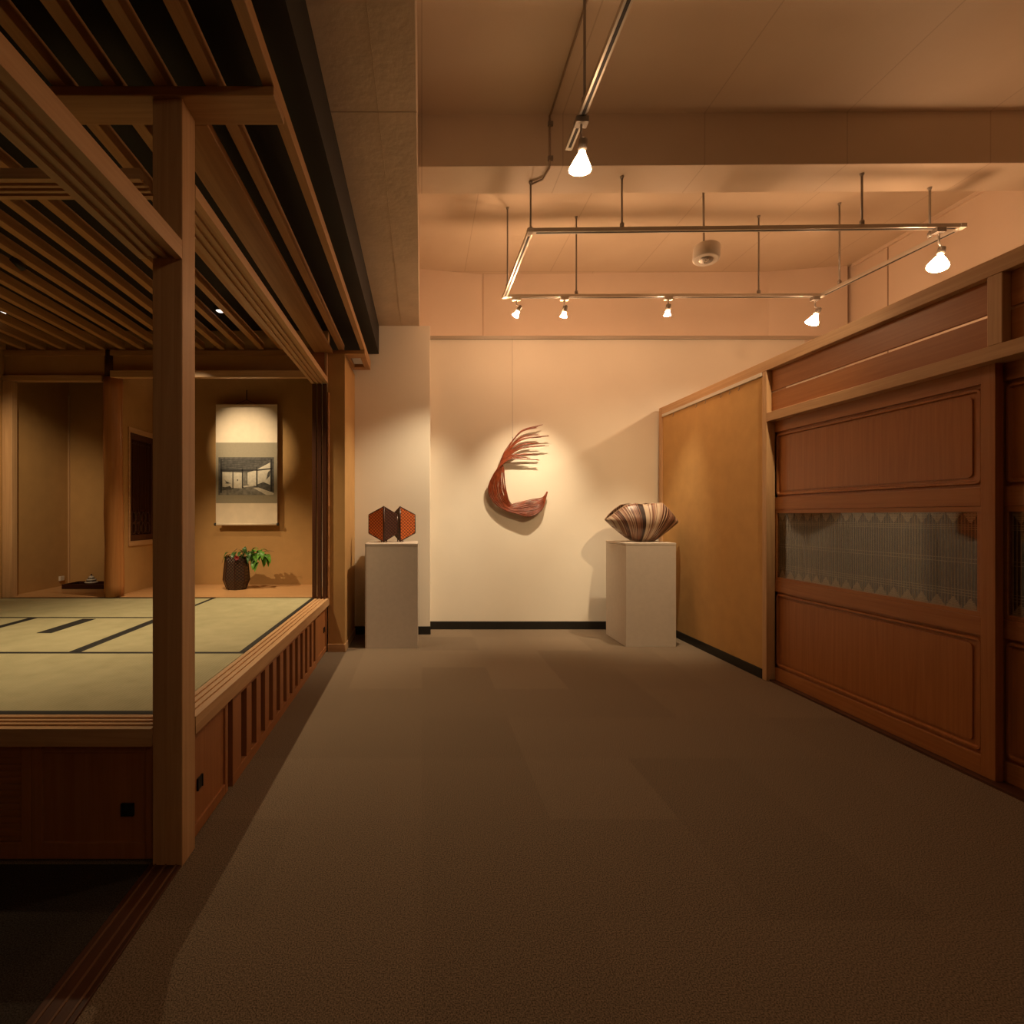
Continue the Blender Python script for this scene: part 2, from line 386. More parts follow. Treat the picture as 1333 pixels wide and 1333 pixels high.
link('rail_channel', B((XR-.008, XR+.006, 3.715, 5.25, 2.184, 2.212)), OFFWHITE, pr2, bevel=.002)
for i, y in enumerate((3.98, 4.10, 4.22, 4.45, 4.60, 5.02)):
    bm = bmesh.new()
    tube(bm, [(XR-.003, y, 2.190), (XR-.003, y, 2.155), (XR-.007, y, 2.145), (XR-.012, y, 2.150)], .0022, 6)
    h = link('rail_hook', bm, STEEL, org=(XR-.003, y, 2.15))
    tag(h, ['small hook on the hanging rail, nearest to the wooden post', 'small hook on the hanging rail, second from the wooden post',
            'small hook on the hanging rail, third from the wooden post', 'small hook on the hanging rail, third from the back wall',
            'small hook on the hanging rail, second from the back wall', 'small hook on the hanging rail, nearest to the back wall'][i], 'hook', 'hooks on the hanging rail')

# ---- sliding doors
def make_door(name, X, y0, y1):
    d = thing(name, (X, y0, 0), kind='structure')
    z0, z1 = .012, 1.86; sw = .060
    link('stile', B((X, X+.036, y0, y0+sw, z0, z1)), CHERRY['Z'], d, bevel=.002)
    link('stile', B((X, X+.036, y1-sw, y1, z0, z1)), CHERRY['Z'], d, bevel=.002)
    a, b = y0+sw, y1-sw
    for (q0, q1) in ((z0, .100), (.640, .722), (1.222, 1.308), (1.770, z1)):
        link('rail', B((X+.001, X+.035, a, b, q0, q1)), CHERRY['Y'], d, bevel=.002)
    for (q0, q1) in ((.100, .640), (1.308, 1.770)):
        p = link('door_panel', B((X+.018, X+.026, a, b, q0, q1)), CHERRYP['Z'], d)
        bm = bmesh.new()
        ring_x(bm, X+.018, a+.002, b-.004, q0+.012, q1-.012, .026, .020, .012)
        panel_x(bm, X+.012, X+.019, a+.046, b-.046, q0+.046, q1-.046, .020)
        link('raised_moulding', bm, CHERRYP['Z'], p)
    # reed window
    bm = B((X+.004, X+.03, a, b, .722, .744), (X+.004, X+.03, a, b, 1.196, 1.222), (X+.004, X+.03, a, a+.018, .744, 1.196), (X+.004, X+.03, b-.018, b, .744, 1.196))
    link('window_frame', bm, CHERRY['Y'], d, bevel=.002)
    g0, g1, h0, h1 = a+.018, b-.018, .744, 1.196
    gl = link('glass_pane', B((X+.010, X+.013, g0, g1, h0, h1)), GLASS, d)
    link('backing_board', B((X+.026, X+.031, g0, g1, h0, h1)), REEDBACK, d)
    bm = bmesh.new()
    n = int((g1-g0)/.0150)
    for k in range(n):
        y = g0+.007+k*(g1-g0-.014)/(n-1)
        tube(bm, [(X+.0195, y, h0), (X+.0195, y, h1)], .0021+.0006*random.random(), 5, caps=False)
    rb = link('reed_blind', bm, REED, d)
    bm = bmesh.new()
    for z in (.96, .978, h0+.062, h0+.075, h0+.088, h1-.060, h1-.070, h1-.080): box(bm, X+.0165, X+.018, g0, g1, z-.0011, z+.0011)
    m = int((g1-g0)/.075); st = (g1-g0)/m
    for k in range(m):
        yc = g0+(k+.5)*st
        for j in range(7):
            w = st*.5*(1-j/7)*.92
            box(bm, X+.0160, X+.0178, yc-w, yc+w, h0+j*.0075, h0+j*.0075+.0055)
            box(bm, X+.0160, X+.0178, yc-w, yc+w, h1-j*.0075-.0055, h1-j*.0075)
    link('zigzag_binding', bm, THREAD, rb)
    return d
d1 = make_door('door_1', 2.514, 2.256, 3.726)
tag(d1, 'nearly whole red timber sliding door with reed glass strip, beside the ochre panel', 'door')
d2 = copy_tree(d1); d2.name = 'door_2'; d2.location = (2.514+.046, .86, 0)
d2['label'] = 'red timber sliding door cut off by the right edge of the photo'

# ------------------------------------------------------------------ tatami platform
XS, PF = -.801, 1.718
pl = thing('tatami_platform', (XS, PF, 0), 'raised timber tatami platform with slatted wooden skirting along the carpet aisle', 'platform')
def grooved(bm, x0, x1, y0, y1, z0, z1, along, n=3, up=True, depth=.006):
    """a plank with n shallow grooves cut in its upper (or lower) face"""
    w = (y1-y0) if along == 'X' else (x1-x0)
    cuts = [0]
    for k in range(n):
        c = w*(k+1)/(n+1); cuts += [c-w*.07, c+w*.07]
    cuts.append(w)
    prof = []
    for i in range(len(cuts)-1):
        h = 0 if i % 2 == 0 else depth
        prof += [(cuts[i], h), (cuts[i+1], h)]
    A = []
    for (c, h) in prof: A.append((c, (z1-h) if up else (z0+h)))
    poly = [(0, z0 if up else z1)] + A + [(w, z0 if up else z1)]
    if along == 'X': solid(bm, [(x0, y0+c, z) for c, z in poly], [(x1, y0+c, z) for c, z in poly])
    else: solid(bm, [(x0+c, y0, z) for c, z in poly], [(x0+c, y1, z) for c, z in poly])
bm = bmesh.new(); grooved(bm, -3.62, -.904, PF, 1.844, .408, .467, 'X'); link('front_sill', bm, HINOKI['X'], pl)
bm = bmesh.new(); grooved(bm, -.919, XS, 1.825, 4.454, .405, .467, 'Y'); link('side_sill', bm, HINOKI['Y'], pl)
link('deck', B((-3.62, -.919, 1.844, 5.25, .38, .427)), BASEW['X'], pl)
# front skirting doors
def skirt_panel(x0, x1, z0, z1, y, louvre=False):
    fr = B((x0, x0+.035, y, y+.025, z0, z1), (x1-.035, x1, y, y+.025, z0, z1), (x0+.035, x1-.035, y, y+.025, z0, z0+.055), (x0+.035, x1-.035, y, y+.025, z1-.035, z1))
    p = link('cupboard_door', fr, BASEW['Z'], pl, bevel=.002)
    if louvre:
        bm = B((x0+.03, x1-.03, y+.010, y+.02, z0+.05, z1-.03))
        for k in range(14): box(bm, x0+.035, x1-.035, y+.004, y+.012, z0+.06+k*.0225, z0+.073+k*.0225)
        link('louvre_panel', bm, BASEW['X'], p)
    else:
        link('inset_panel', B((x0+.03, x1-.03, y+.010, y+.02, z0+.05, z1-.03)), BASEW['Z'], p)
        a = at(165, 1055, y)
        bm = bmesh.new(); box(bm, a.x-.021, a.x+.021, y+.006, y+.012, a.z-.021, a.z+.021)
        box(bm, a.x-.021, a.x-.016, y, y+.007, a.z-.021, a.z+.021); box(bm, a.x+.016, a.x+.021, y, y+.007, a.z-.021, a.z+.021)
        box(bm, a.x-.021, a.x+.021, y, y+.007, a.z+.016, a.z+.021); box(bm, a.x-.021, a.x+.021, y, y+.007, a.z-.021, a.z-.016)
        link('door_pull', bm, DARKMETAL, p, label='square black recessed door pull')
skirt_panel(-1.328, -.906, .010, .406, 1.752)
skirt_panel(-1.76, -1.330, .010, .406, 1.752, True)
# side skirting along the aisle
XK = -.822
def side_panel(y0, y1, py, pz):
    p = link('cupboard_door', B((XK-.025, XK, y0, y0+.03, .012, .404), (XK-.025, XK, y1-.03, y1, .012, .404), (XK-.025, XK, y0+.03, y1-.03, .012, .055), (XK-.025, XK, y0+.03, y1-.03, .375, .404)), BASEW['Z'], pl, bevel=.002)
    link('inset_panel', B((XK-.02, XK-.008, y0+.025, y1-.025, .05, .38)), BASEW['Z'], p)
    link('door_pull', B((XK-.009, XK-.004, py-.022, py+.022, pz-.022, pz+.022), (XK-.008, XK-.001, py-.022, py-.016, pz-.022, pz+.022), (XK-.008, XK-.001, py+.016, py+.022, pz-.022, pz+.022)), DARKMETAL, p, label='square black recessed door pull')
side_panel(1.828, 2.185, 1.92, .185)
side_panel(4.03, 4.450, 4.36, .21)
link('bottom_rail', B((XK-.03, XK, 2.24, 4.03, 0, .050)), BASEW['Y'], pl, bevel=.002)
link('upper_rail', B((XK-.03, XK, 2.24, 4.03, .372, .405)), BASEW['Y'], pl, bevel=.002)
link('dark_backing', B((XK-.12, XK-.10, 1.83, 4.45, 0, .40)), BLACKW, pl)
link('slat', B((XK-.03, XK, 2.24, 2.345, .05, .372)), BASEW['Z'], pl, bevel=.002)
for k in range(12):
    y0 = 2.418+k*.1425; y1 = y0+.070 if k < 11 else 4.03
    link('slat', B((XK-.03, XK, y0, min(y1, 4.03), .05, .372)), BASEW['Z'], pl, bevel=.002)

# ---- tatami mats: pinwheel of four full mats round a half mat
Xa, Xb, Xc, Xd = -.921, -1.812, -2.702, -3.60
Da, Db, Dc, Dd = 1.846, 2.690, 3.578, 4.462
BW = .032
def tatami(x0, x1, y0, y1, long, label, ro=False):
    t = thing('tatami_mat', ((x0+x1)/2, (y0+y1)/2, .427), label, 'tatami mat', 'tatami mats on the platform')
    e = .0015
    if long == 'X':
        link('rush_surface', B((x0+e, x1-e, y0+BW, y1-BW, .427, .467)), TATAMI['X'], t)
        for (a, b) in ((y0+e, y0+BW), (y1-BW, y1-e)): link('cloth_border', B((x0+e, x1-e, a, b, .427, .4675)), BORDER, t)
    else:
        link('rush_surface', B((x0+BW, x1-BW, y0+e, y1-e, .427, .467)), TATAMI['Y'], t)
        for (a, b) in ((x0+e, x0+BW), (x1-BW, x1-e)): link('cloth_border', B((a, b, y0+e, y1-e, .427, .4675)), BORDER, t)
    if ro:
        link('hearth_lid_border', B((-2.335, -2.245, 3.12, Dc-BW, .460, .4685)), BORDER, t)
    return t
tatami(Xc, Xa, Da, Db, 'X', 'tatami mat in front along the platform edge, its rush the nearest and largest')
tatami(Xb, Xa, Db, Dd, 'Y', 'tatami mat running back along the right sill towards the vase')
tatami(Xd, Xb, Dc, Dd, 'X', 'tatami mat lying against the alcove floor board below the log post')
tatami(Xd, Xc, Da, Dc, 'Y', 'tatami mat at the far left, only its corner in the photo')
tatami(Xc, Xb, Db, Dc, 'Y', 'square half mat of tatami in the middle with a short extra black border', True)

# ---- posts, lintels, canopy
bm = B((-.904, -.803, 1.726, 1.826, 0, 2.579))
tag(link('wooden_post', bm, HINOKI['Z'], org=(-.85, 1.776, 0), bevel=.004), 'square pale timber post at the corner of the platform', 'post')
def lintel(b, along, label):
    bm = bmesh.new(); grooved(bm, *b, along, up=False, depth=.010)
    o = link('grooved_lintel', bm, HINOKI[along], org=((b[0]+b[1])/2, (b[2]+b[3])/2, b[4]))
    tag(o, label, 'lintel', 'grooved lintels of the tatami room')
lintel((-.946, -.803, -1.0, 1.725, 2.04, 2.102), 'Y', 'nearest grooved lintel, slanting in from the top left corner to the post')
lintel((-.946, -.803, 1.827, 4.41, 2.31, 2.354), 'Y', 'grooved lintel running from the corner post back to the ochre pillar')
lintel((-3.62, -.947, 1.727, 1.842, 2.31, 2.346), 'X', 'grooved lintel over the front edge of the tatami, left of the post')
cp = thing('slatted_ceiling', (-.85, 1.776, 2.61), 'open ceiling of parallel cedar slats below a black void over the tatami', 'ceiling')
cent = [-.511, -.698, -.868, -1.040, -1.2085] + [-1.2085-.1715*k for k in range(1, 15)]
for i, c in enumerate(cent):
    y1 = 4.96 if i == 0 else (4.50 if i == 1 else 4.44); w = .019 if i == 0 else .0225
    link('slat', B((c-w, c+w, -1.0, y1, 2.612, 2.668)), CEDAR['Y'], cp, bevel=.002)
link('cross_beam', B((-3.62, -.4925, 1.7136, 1.845, 2.579, 2.611)), CEDAR['X'], cp, bevel=.003)
link('edge_board', B((-.923, -.768, 1.846, 4.452, 2.579, 2.611)), CEDAR['Y'], cp, bevel=.003)
link('end_board', B((-.90, -.4925, 4.453, 4.58, 2.579, 2.611)), CEDAR['X'], cp, bevel=.003)
link('end_block', B((-.665, -.530, 4.86, 4.95, 2.579, 2.611)), CEDAR['X'], cp, bevel=.003)
link('side_batten', B((-.665, -.635, 4.58, 4.86, 2.579, 2.611)), CEDAR['Y'], cp, bevel=.003)
link('side_batten', B((-.545, -.4925, 4.58, 4.95, 2.579, 2.611)), CEDAR['Y'], cp, bevel=.003)

# ---- ochre pillar and the dark jamb
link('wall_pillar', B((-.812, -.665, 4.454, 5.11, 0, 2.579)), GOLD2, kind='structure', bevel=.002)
link('baseboard_pillar', B((-.812, -.659, 4.444, 4.454, 0, .068), (-.665, -.657, 4.454, 5.098, 0, .068)), HINOKI['X'], kind='structure', bevel=.002)
jb = thing('stacked_door_leaves', (-.87, 4.43, .467), 'dark sliding door leaves stacked edge on beside the ochre pillar', 'door')
for k, x in enumerate((-.940, -.896, -.852)):
    link('door_leaf', B((x, x+.034, 4.412, 4.452, .468, 2.310)), BASEW['Z'] if k == 3 else DARKW['Z'], jb, bevel=.002)
bm = bmesh.new()
pts, rad = [], []
z = .47
while z < 2.30:
    for dz, r in ((0, .0105), (.004, .0125), (.010, .0105), (.2, .0100)): pts.append((-.806, 4.440, z+dz)); rad.append(r)
    z += .262
tube(bm, pts, rad, 10)
tag(link('bamboo_pole', bm, BAMBOO, org=(-.806, 4.44, .47)), 'thin jointed bamboo pole standing against the front of the ochre pillar', 'pole')
link('trim_7', B((-.946, -.835, 4.412, 4.45, 2.356, 2.578)), BASEW['X'], kind='structure')
link('trim_8', B((-.832, -.813, 4.412, 4.45, 2.356, 2.578)), HINOKI['Z'], kind='structure')

# ---- alcove
DA = 4.464                   # alcove front line
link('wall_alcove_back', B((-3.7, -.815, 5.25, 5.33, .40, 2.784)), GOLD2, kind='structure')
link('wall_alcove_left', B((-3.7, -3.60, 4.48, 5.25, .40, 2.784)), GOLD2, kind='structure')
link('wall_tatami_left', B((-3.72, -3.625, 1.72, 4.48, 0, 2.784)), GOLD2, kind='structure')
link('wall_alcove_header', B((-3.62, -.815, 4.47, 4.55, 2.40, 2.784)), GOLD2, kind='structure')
link('floor_alcove', B((-3.60, -2.64, 4.464, 5.25, .428, .476)), TOKO['X'], kind='structure', bevel=.002)
link('floor_alcove_right', B((-2.63, -.815, 4.464, 5.25, .428, .475)), TOKO['X'], kind='structure', bevel=.002)
wp = thing('wall_alcove_divider', (-2.69, 4.6, .475), kind='structure')
W0, W1 = 4.66, 5.13
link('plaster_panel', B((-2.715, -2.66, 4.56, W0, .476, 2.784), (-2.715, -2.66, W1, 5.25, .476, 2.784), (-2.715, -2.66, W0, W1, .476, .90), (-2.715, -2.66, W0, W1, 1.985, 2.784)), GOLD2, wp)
lw = thing('window_1', (-2.68, W0, .90), kind='structure')
link('window_frame', B((-2.72, -2.648, W0, W1, .90, .945), (-2.72, -2.648, W0, W1, 1.94, 1.985), (-2.72, -2.648, W0, W0+.02, .945, 1.94), (-2.72, -2.648, W1-.02, W1, .945, 1.94)), HINOKI['Y'], lw, bevel=.002)
lf = link('lattice_panel', B((-2.70, -2.66, W0+.02, W1-.02, .945, 1.0), (-2.70, -2.66, W0+.02, W1-.02, 1.885, 1.94), (-2.70, -2.66, W0+.02, W0+.06, 1.0, 1.885), (-2.70, -2.66, W1-.06, W1-.02, 1.0, 1.885)), DARKW['Z'], lw, bevel=.002)
bm = bmesh.new()
for k in range(11):
    y = W0+.085+k*(W1-W0-.17)/10; box(bm, -2.688, -2.676, y-.005, y+.005, 1.22 if k % 2 else 1.0, 1.885)
box(bm, -2.699, -2.693, W0+.06, W1-.06, 1.0, 1.885)
link('lattice_bars', bm, DARKW['Z'], lf)
bm = bmesh.new()
for k in range(4):
    for q in range(2):
        cy, cz = W0+.11+k*.083, 1.06+q*.10
        tube(bm, [(-2.672, cy+.034*math.cos(a), cz+.050*math.sin(a)) for a in [2*PI*j/16 for j in range(17)]], .004, 6, caps=False)
for k in range(7):
    cy = W0+.09+k*.048
    tube(bm, [(-2.672, cy+.018*math.cos(a), 1.862+.018*math.sin(a)) for a in [PI+PI*j/8 for j in range(9)]], .003, 6, caps=False)
link('ring_fretwork', bm, plain('worn_fretwork', (.10,.042,.022), .4), lf)
lg = thing('log_post', (-2.70, 4.50, .47), 'round polished red-brown log post between the two alcove bays', 'post')
bm = bmesh.new()
pts = [(-2.690+.006*math.sin(z*2.3), 4.495, z) for z in [.476+.1*k for k in range(20)]]
tube(bm, pts, [.076-.002*(k/20)+.0025*math.sin(k*1.1) for k in range(20)], 20)
link('trunk', bm, LOGW, lg)
bm = bmesh.new(); tube(bm, [(-2.718, 4.488, 2.36), (-2.718, 4.488, 2.612)], .042, 16); link('upper_trunk', bm, DARKW['Z'], lg)
tag(link('alcove_lintel', B((-3.62, -2.762, 4.440, 4.50, 2.342, 2.392)), HINOKI['X'], org=(-3.2, 4.46, 2.34), bevel=.003), 'pale wooden lintel over the left alcove bay, left of the log post', 'lintel')
tag(link('alcove_lintel', B((-2.674, -.947, 4.412, 4.468, 2.366, 2.425)), HINOKI['X'], org=(-1.8, 4.46, 2.37), bevel=.003), 'pale wooden lintel over the right alcove bay above the scroll', 'lintel')
link('trim_9', B((-3.62, -.95, 4.452, 4.47, 2.565, 2.611)), CEDAR['X'], kind='structure')
tag(link('alcove_stile', B((-3.62, -3.535, 4.44, 4.50, .468, 2.340)), HINOKI['Z'], org=(-3.58, 4.47, .47), bevel=.003), 'slim pale wooden stile at the far left edge of the alcove', 'post')
link('trim_10', B((-3.60, -3.585, 5.235, 5.25, .476, 2.4)), HINOKI['Z'], kind='structure')

# ---- hanging scroll
DSc = 5.165
def SP(x, y, d=0.0): v = at(x, y, DSc); v.y = DSc-d; return v
sc = thing('hanging_scroll', tuple(SP(321, 606)), 'hanging scroll with a black and white picture of a room on cream paper', 'scroll')
def flat(bm, pts, d, th=.0012, mi=0):
    n0 = len(bm.faces)
    solid(bm, [SP(x, y, d+th) for x, y in pts], [SP(x, y, d) for x, y in pts])
    bm.faces.ensure_lookup_table()
    for f in bm.faces[n0:]: f.material_index = mi
bm = bmesh.new(); flat(bm, [(281,527.5),(361,527.5),(361,681),(281,681)], 0, .002); link('paper_mount', bm, PAPER, sc)
bm = bmesh.new(); flat(bm, [(281.2,576.2),(360.8,576.2),(360.8,655),(281.2,655)], .002); link('silk_panel', bm, SILK, sc)
bm = bmesh.new(); L = .0035
def pz(a, b): return (265+.15*a, 500+.15*b)      # picture coordinates
def fz(pts, layer, mi): flat(bm, [pz(*p) for p in pts], .0034+layer*.0007, .0006, mi)
fz([(130,635),(612,635),(612,962),(130,962)], 0, 1)
fz([(150,650),(600,645),(470,720),(360,748),(150,735)], 1, 1)
for k in range(7): fz([(160,655+k*13),(580-k*28,650+k*11),(575-k*28,653+k*11),(160,659+k*13)], 2, 0)
fz([(165,762),(335,768),(335,905),(165,900)], 1, 3)
fz([(338,765),(378,768),(378,880),(338,895)], 1, 2)
fz([(378,770),(462,745),(462,885),(378,870)], 1, 3)
fz([(470,738),(580,680),(580,900),(470,885)], 1, 3)
fz([(150,925),(340,905),(420,885),(600,940),(610,960),(140,962)], 1, 2)
fz([(430,900),(480,898),(610,945),(610,960),(545,962)], 2, 3)
fz([(345,885),(420,872),(440,885),(350,897)], 2, 3)
for (x0, y0, x1, y1) in ((148,650,160,945),(252,765,260,905),(334,735,342,900),(458,720,466,890),(582,650,597,930),(378,770,382,870)):
    fz([(x0,y0),(x1,y0),(x1,y1),(x0,y1)], 3, 0)
fz([(150,738),(460,742),(460,752),(150,760)], 3, 0); fz([(460,742),(600,728),(600,738),(460,754)], 3, 0)
fz([(180,828),(206,850),(240,862),(210,864),(190,862),(200,852)], 3, 0); fz([(288,832),(302,826),(300,842)], 3, 0)
fz([(160,890),(190,895),(230,885),(250,905),(165,915)], 3, 1); fz([(545,830),(560,765),(585,745),(575,800)], 3, 1); fz([(470,870),(520,850),(580,875),(580,902),(470,890)], 3, 1)
link('printed_picture', bm, [INK, GREYD, GREYM, PALE], sc)
bm = bmesh.new(); a, b = SP(279, 682.5), SP(363, 682.5)
tube(bm, [(a.x+.02, DSc, a.z), (b.x-.02, DSc, a.z)], .012, 14); link('roller', bm, PAPER, sc)
for s, q in ((-1, a), (1, b)):
    bm = bmesh.new(); tube(bm, [(q.x-s*.022, DSc, q.z), (q.x-s*.016, DSc, q.z), (q.x-s*.004, DSc, q.z), (q.x, DSc, q.z)], [.011, .0155, .0155, .012], 14)
    link('roller_knob', bm, DARKMETAL, sc, label='black roller end knob')
a, b = SP(281, 527), SP(361, 527)
bm = bmesh.new(); tube(bm, [(a.x, DSc, a.z), (b.x, DSc, b.z)], .006, 10); link('top_rod', bm, PAPER, sc)
c = SP(321, 521)
bm = bmesh.new(); tube(bm, [(a.x+.2, DSc, a.z+.004), (c.x-.01, DSc, c.z), (c.x, DSc+.005, c.z+.02)], .0028, 6); tube(bm, [(b.x-.2, DSc, b.z+.004), (c.x+.01, DSc, c.z), (c.x, DSc+.005, c.z+.02)], .0028, 6)
tube(bm, [(c.x, DSc+.005, c.z), (c.x, DSc+.005, 2.44)], .006, 8)
link('hanging_cord', bm, plain('dark_cord', (.05,.03,.02), .8), sc)

# ---- vase and branch
VC = Vector((-1.775, 4.93, .475))
vs = thing('flower_vase', VC, 'dark woven bamboo vase standing on the alcove floor below the scroll', 'vase')
k = .00738
bm = bmesh.new()
prof = [(11*k, 0), (12*k, .3*k), (16.6*k, 12.5*k), (15.6*k, 24*k), (14.4*k, 36*k), (13.2*k, 42*k), (12.0*k, 42*k), (12.5*k, 30*k), (12*k, 3*k)]
lathe(bm, prof, 8, VC, smooth=False, rot=.2); link('woven_body', bm, VASEW, vs)
bm = bmesh.new()
for j in range(8):
    a = 2*PI*j/8+.2
    ax, ay = frame_of(Vector((0,0,1)))
    tube(bm, [VC+(ax*math.cos(a)+ay*math.sin(a))*r*1.005+Vector((0,0,z)) for r, z in prof[1:6]], .0035, 6)
link('corner_ribs', bm, LACQ, vs)
fl = thing('flower_arrangement', VC+Vector((0,0,.28)), 'leafy green branch with one dark red bloom leaning right out of the vase', 'plant')
def leaf(bm, base, d, L, w, up=Vector((0,0,1)), droop=.25):
    d = d.normalized(); s = d.cross(up)
    if s.length < .1: s = Vector((1,0,0))
    s.normalize(); n = s.cross(d).normalized()
    rows = []
    for i in range(6):
        t = i/5; ww = w*math.sin(PI*min(1, t*.92+.06))**.8*(1-.35*t)
        c = base+d*L*t+n*(L*.22*math.sin(PI*t))-Vector((0,0,1))*L*droop*t*t
        rows.append([bm.verts.new(c-s*ww+n*ww*.3), bm.verts.new(c), bm.verts.new(c+s*ww+n*ww*.3)])
    for i in range(5):
        for j in range(2):
            f = bm.faces.new((rows[i][j], rows[i][j+1], rows[i+1][j+1], rows[i+1][j])); f.smooth = True
top = VC+Vector((.0, 0, .30))
def FP(x, y, dy=0): v = at(x, y, 4.93); v.y += dy; return v
bm = bmesh.new(); random.seed(11)
for q in range(26):
    p = FP(random.uniform(329, 347), random.uniform(715, 728), random.uniform(-.06, .06))
    leaf(bm, p, Vector((random.uniform(-.4, 1), random.uniform(-1, .4), random.uniform(-.9, .35))), random.uniform(.06, .095), random.uniform(.020, .032))
for (x, y) in ((333,730),(336,732),(342,726),(345,722),(339,716),(331,720)):
    leaf(bm, FP(x, y), Vector((random.uniform(-.3,.5), -.7, -.8)), .085, .032)
link('bright_foliage', bm, LEAF, fl)
bm = bmesh.new()
for q in range(22):
    p = FP(random.uniform(312, 328), random.uniform(716, 729), random.uniform(-.05, .05))
    leaf(bm, p, Vector((random.uniform(-.6, .6), random.uniform(-1, .2), random.uniform(-1, .3))), random.uniform(.06, .10), random.uniform(.018, .028))
for q in range(11):
    p = FP(random.uniform(297, 311), random.uniform(717, 727), random.uniform(-.06, .03))
    leaf(bm, p, Vector((random.uniform(-1, .2), random.uniform(-.8, .1), random.uniform(-.8, .1))), random.uniform(.06, .10), random.uniform(.012, .02))
link('dark_foliage', bm, LEAFD, fl)
bm = bmesh.new()
tube(bm, catmull([VC+Vector((.0,0,.10)), FP(311,728), FP(320,722), FP(335,721), FP(348,717), FP(357,718)], 5), [.005-.0035*i/25 for i in range(26)], 6)
tube(bm, catmull([VC+Vector((-.01,0,.12)), FP(307,726), FP(304,719), FP(309,714)], 5), .003, 6)
tube(bm, catmull([VC+Vector((-.015,0,.14)), FP(303,727), FP(299,722), FP(295,730)], 5), .003, 6)
link('branch', bm, STEMM, fl)
bm = bmesh.new()
for q in range(9):
    a = 2*PI*q/9; leaf(bm, FP(313.5, 725, -.09), Vector((math.cos(a), -.9, math.sin(a))), .034, .014, up=Vector((0,-1,.1)), droop=0)
link('bloom', bm, RED, fl, label='dark red bloom')

# ---- tray, incense burner, socket
tr = thing('lacquer_tray', (-3.19, 5.02, .476), 'low red-brown lacquer tray on the floor of the left alcove bay', 'tray')
x0, x1, y0, y1 = -3.44, -2.95, 4.915, 5.16
link('tray_base', B((x0+.01, x1-.01, y0+.01, y1-.01, .476, .492)), plain('red_lacquer', (.16,.040,.018), .25), tr, bevel=.002)
link('tray_rim', B((x0, x1, y0, y0+.012, .478, .522), (x0, x1, y1-.012, y1, .478, .522), (x0, x0+.012, y0+.012, y1-.012, .478, .522), (x1-.012, x1, y0+.012, y1-.012, .478, .522)), LACQ, tr, bevel=.002)
IB = Vector((-3.235, 5.04, .492))
ib = thing('incense_burner', IB, 'small tiered black and white incense burner on the lacquer tray', 'incense burner')
bm = bmesh.new()
lathe(bm, [(.030,0),(.034,.006),(.030,.020),(.056,.030),(.060,.036),(.048,.044),(.040,.048),(.042,.054)], 20, IB, mats=[1,1,0,0,0,1,1]); link('bowl', bm, [CERAM, LACQ], ib)
bm = bmesh.new()
lathe(bm, [(.044,.055),(.046,.060),(.034,.070),(.026,.074),(.028,.080),(.022,.088),(.010,.098),(.006,.104),(.008,.112),(.001,.118)], 20, IB, mats=[0,0,1,1,0,0,1,1,1]); link('lid', bm, [CERAM, LACQ], ib)
so = link('wall_socket', B((-3.600, -3.580, 5.10, 5.16, .530, .575)), OFFWHITE, org=(-3.60, 5.13, .53), bevel=.003)
tag(so, 'tiny pale socket low on the left wall of the alcove', 'socket')

# ---- downlights between the slats
LENS = emit('frosted_downlight_lens', (1,.92,.82), 1.6)
for (px, py, D, lab) in ((287, 408, 3.92, 'tiny recessed downlight between the slats right of the corner post'), (1, 411, 3.95, 'tiny recessed downlight between the slats at the left photo edge')):
    p = at(px, py, D)
    d = thing('downlight', (p.x, p.y, 2.784), lab, 'downlight', 'downlights in the slatted ceiling')
    bm = bmesh.new(); lathe(bm, [(.045, 0), (.045, -.05), (.036, -.05), (.034, -.012)], 20, (p.x, p.y, 2.784)); link('housing', bm, DARKMETAL, d)
    bm = bmesh.new(); lathe(bm, [(.033, -.046), (.020, -.054), (.004, -.056)], 20, (p.x, p.y, 2.784)); link('lens', bm, LENS, d)

# ---- small dark spotlights fixed under the slats
for (x, y, ax_, lab) in ((-2.255, 2.93, (.23,.94,-.4), 'small dark spotlight under the slats left of the corner post'),):
    t = thing('ceiling_spotlight', (x, y, 2.61), lab, 'spotlight')
    bm = bmesh.new(); lathe(bm, [(.004,-.09),(.016,-.085),(.020,-.04),(.020,-.015),(.017,-.012)], 16, (x, y, 2.575), ax_); link('lamp_head', bm, DARKMETAL, t)
    bm = bmesh.new(); tube(bm, [(x-.012, y-.05, 2.588), (x-.012, y-.05, 2.614)], .006, 8); link('bracket', bm, DARKMETAL, t)

# ------------------------------------------------------------------ plinths and works
def plinth(x0, x1, y0, y1, h, label):
    p = thing('plinth', ((x0+x1)/2, (y0+y1)/2, 0), label, 'plinth', 'display plinths')
    link('body', B((x0+.001, x1-.001, y0+.001, y1-.001, 0, h-.022)), PLINTH, p, bevel=.002)
    link('top_board', B((x0, x1, y0, y1, h-.020, h)), PLINTH, p, bevel=.002)
plinth(-.505, -.034, 4.57, 5.06, .931, 'square grey-beige plinth standing in front of the left pilaster under the folded basket')
plinth(1.832, 2.285, 4.62, 5.12, .933, 'square grey-beige plinth standing beside the ochre partition under the striped vessel')

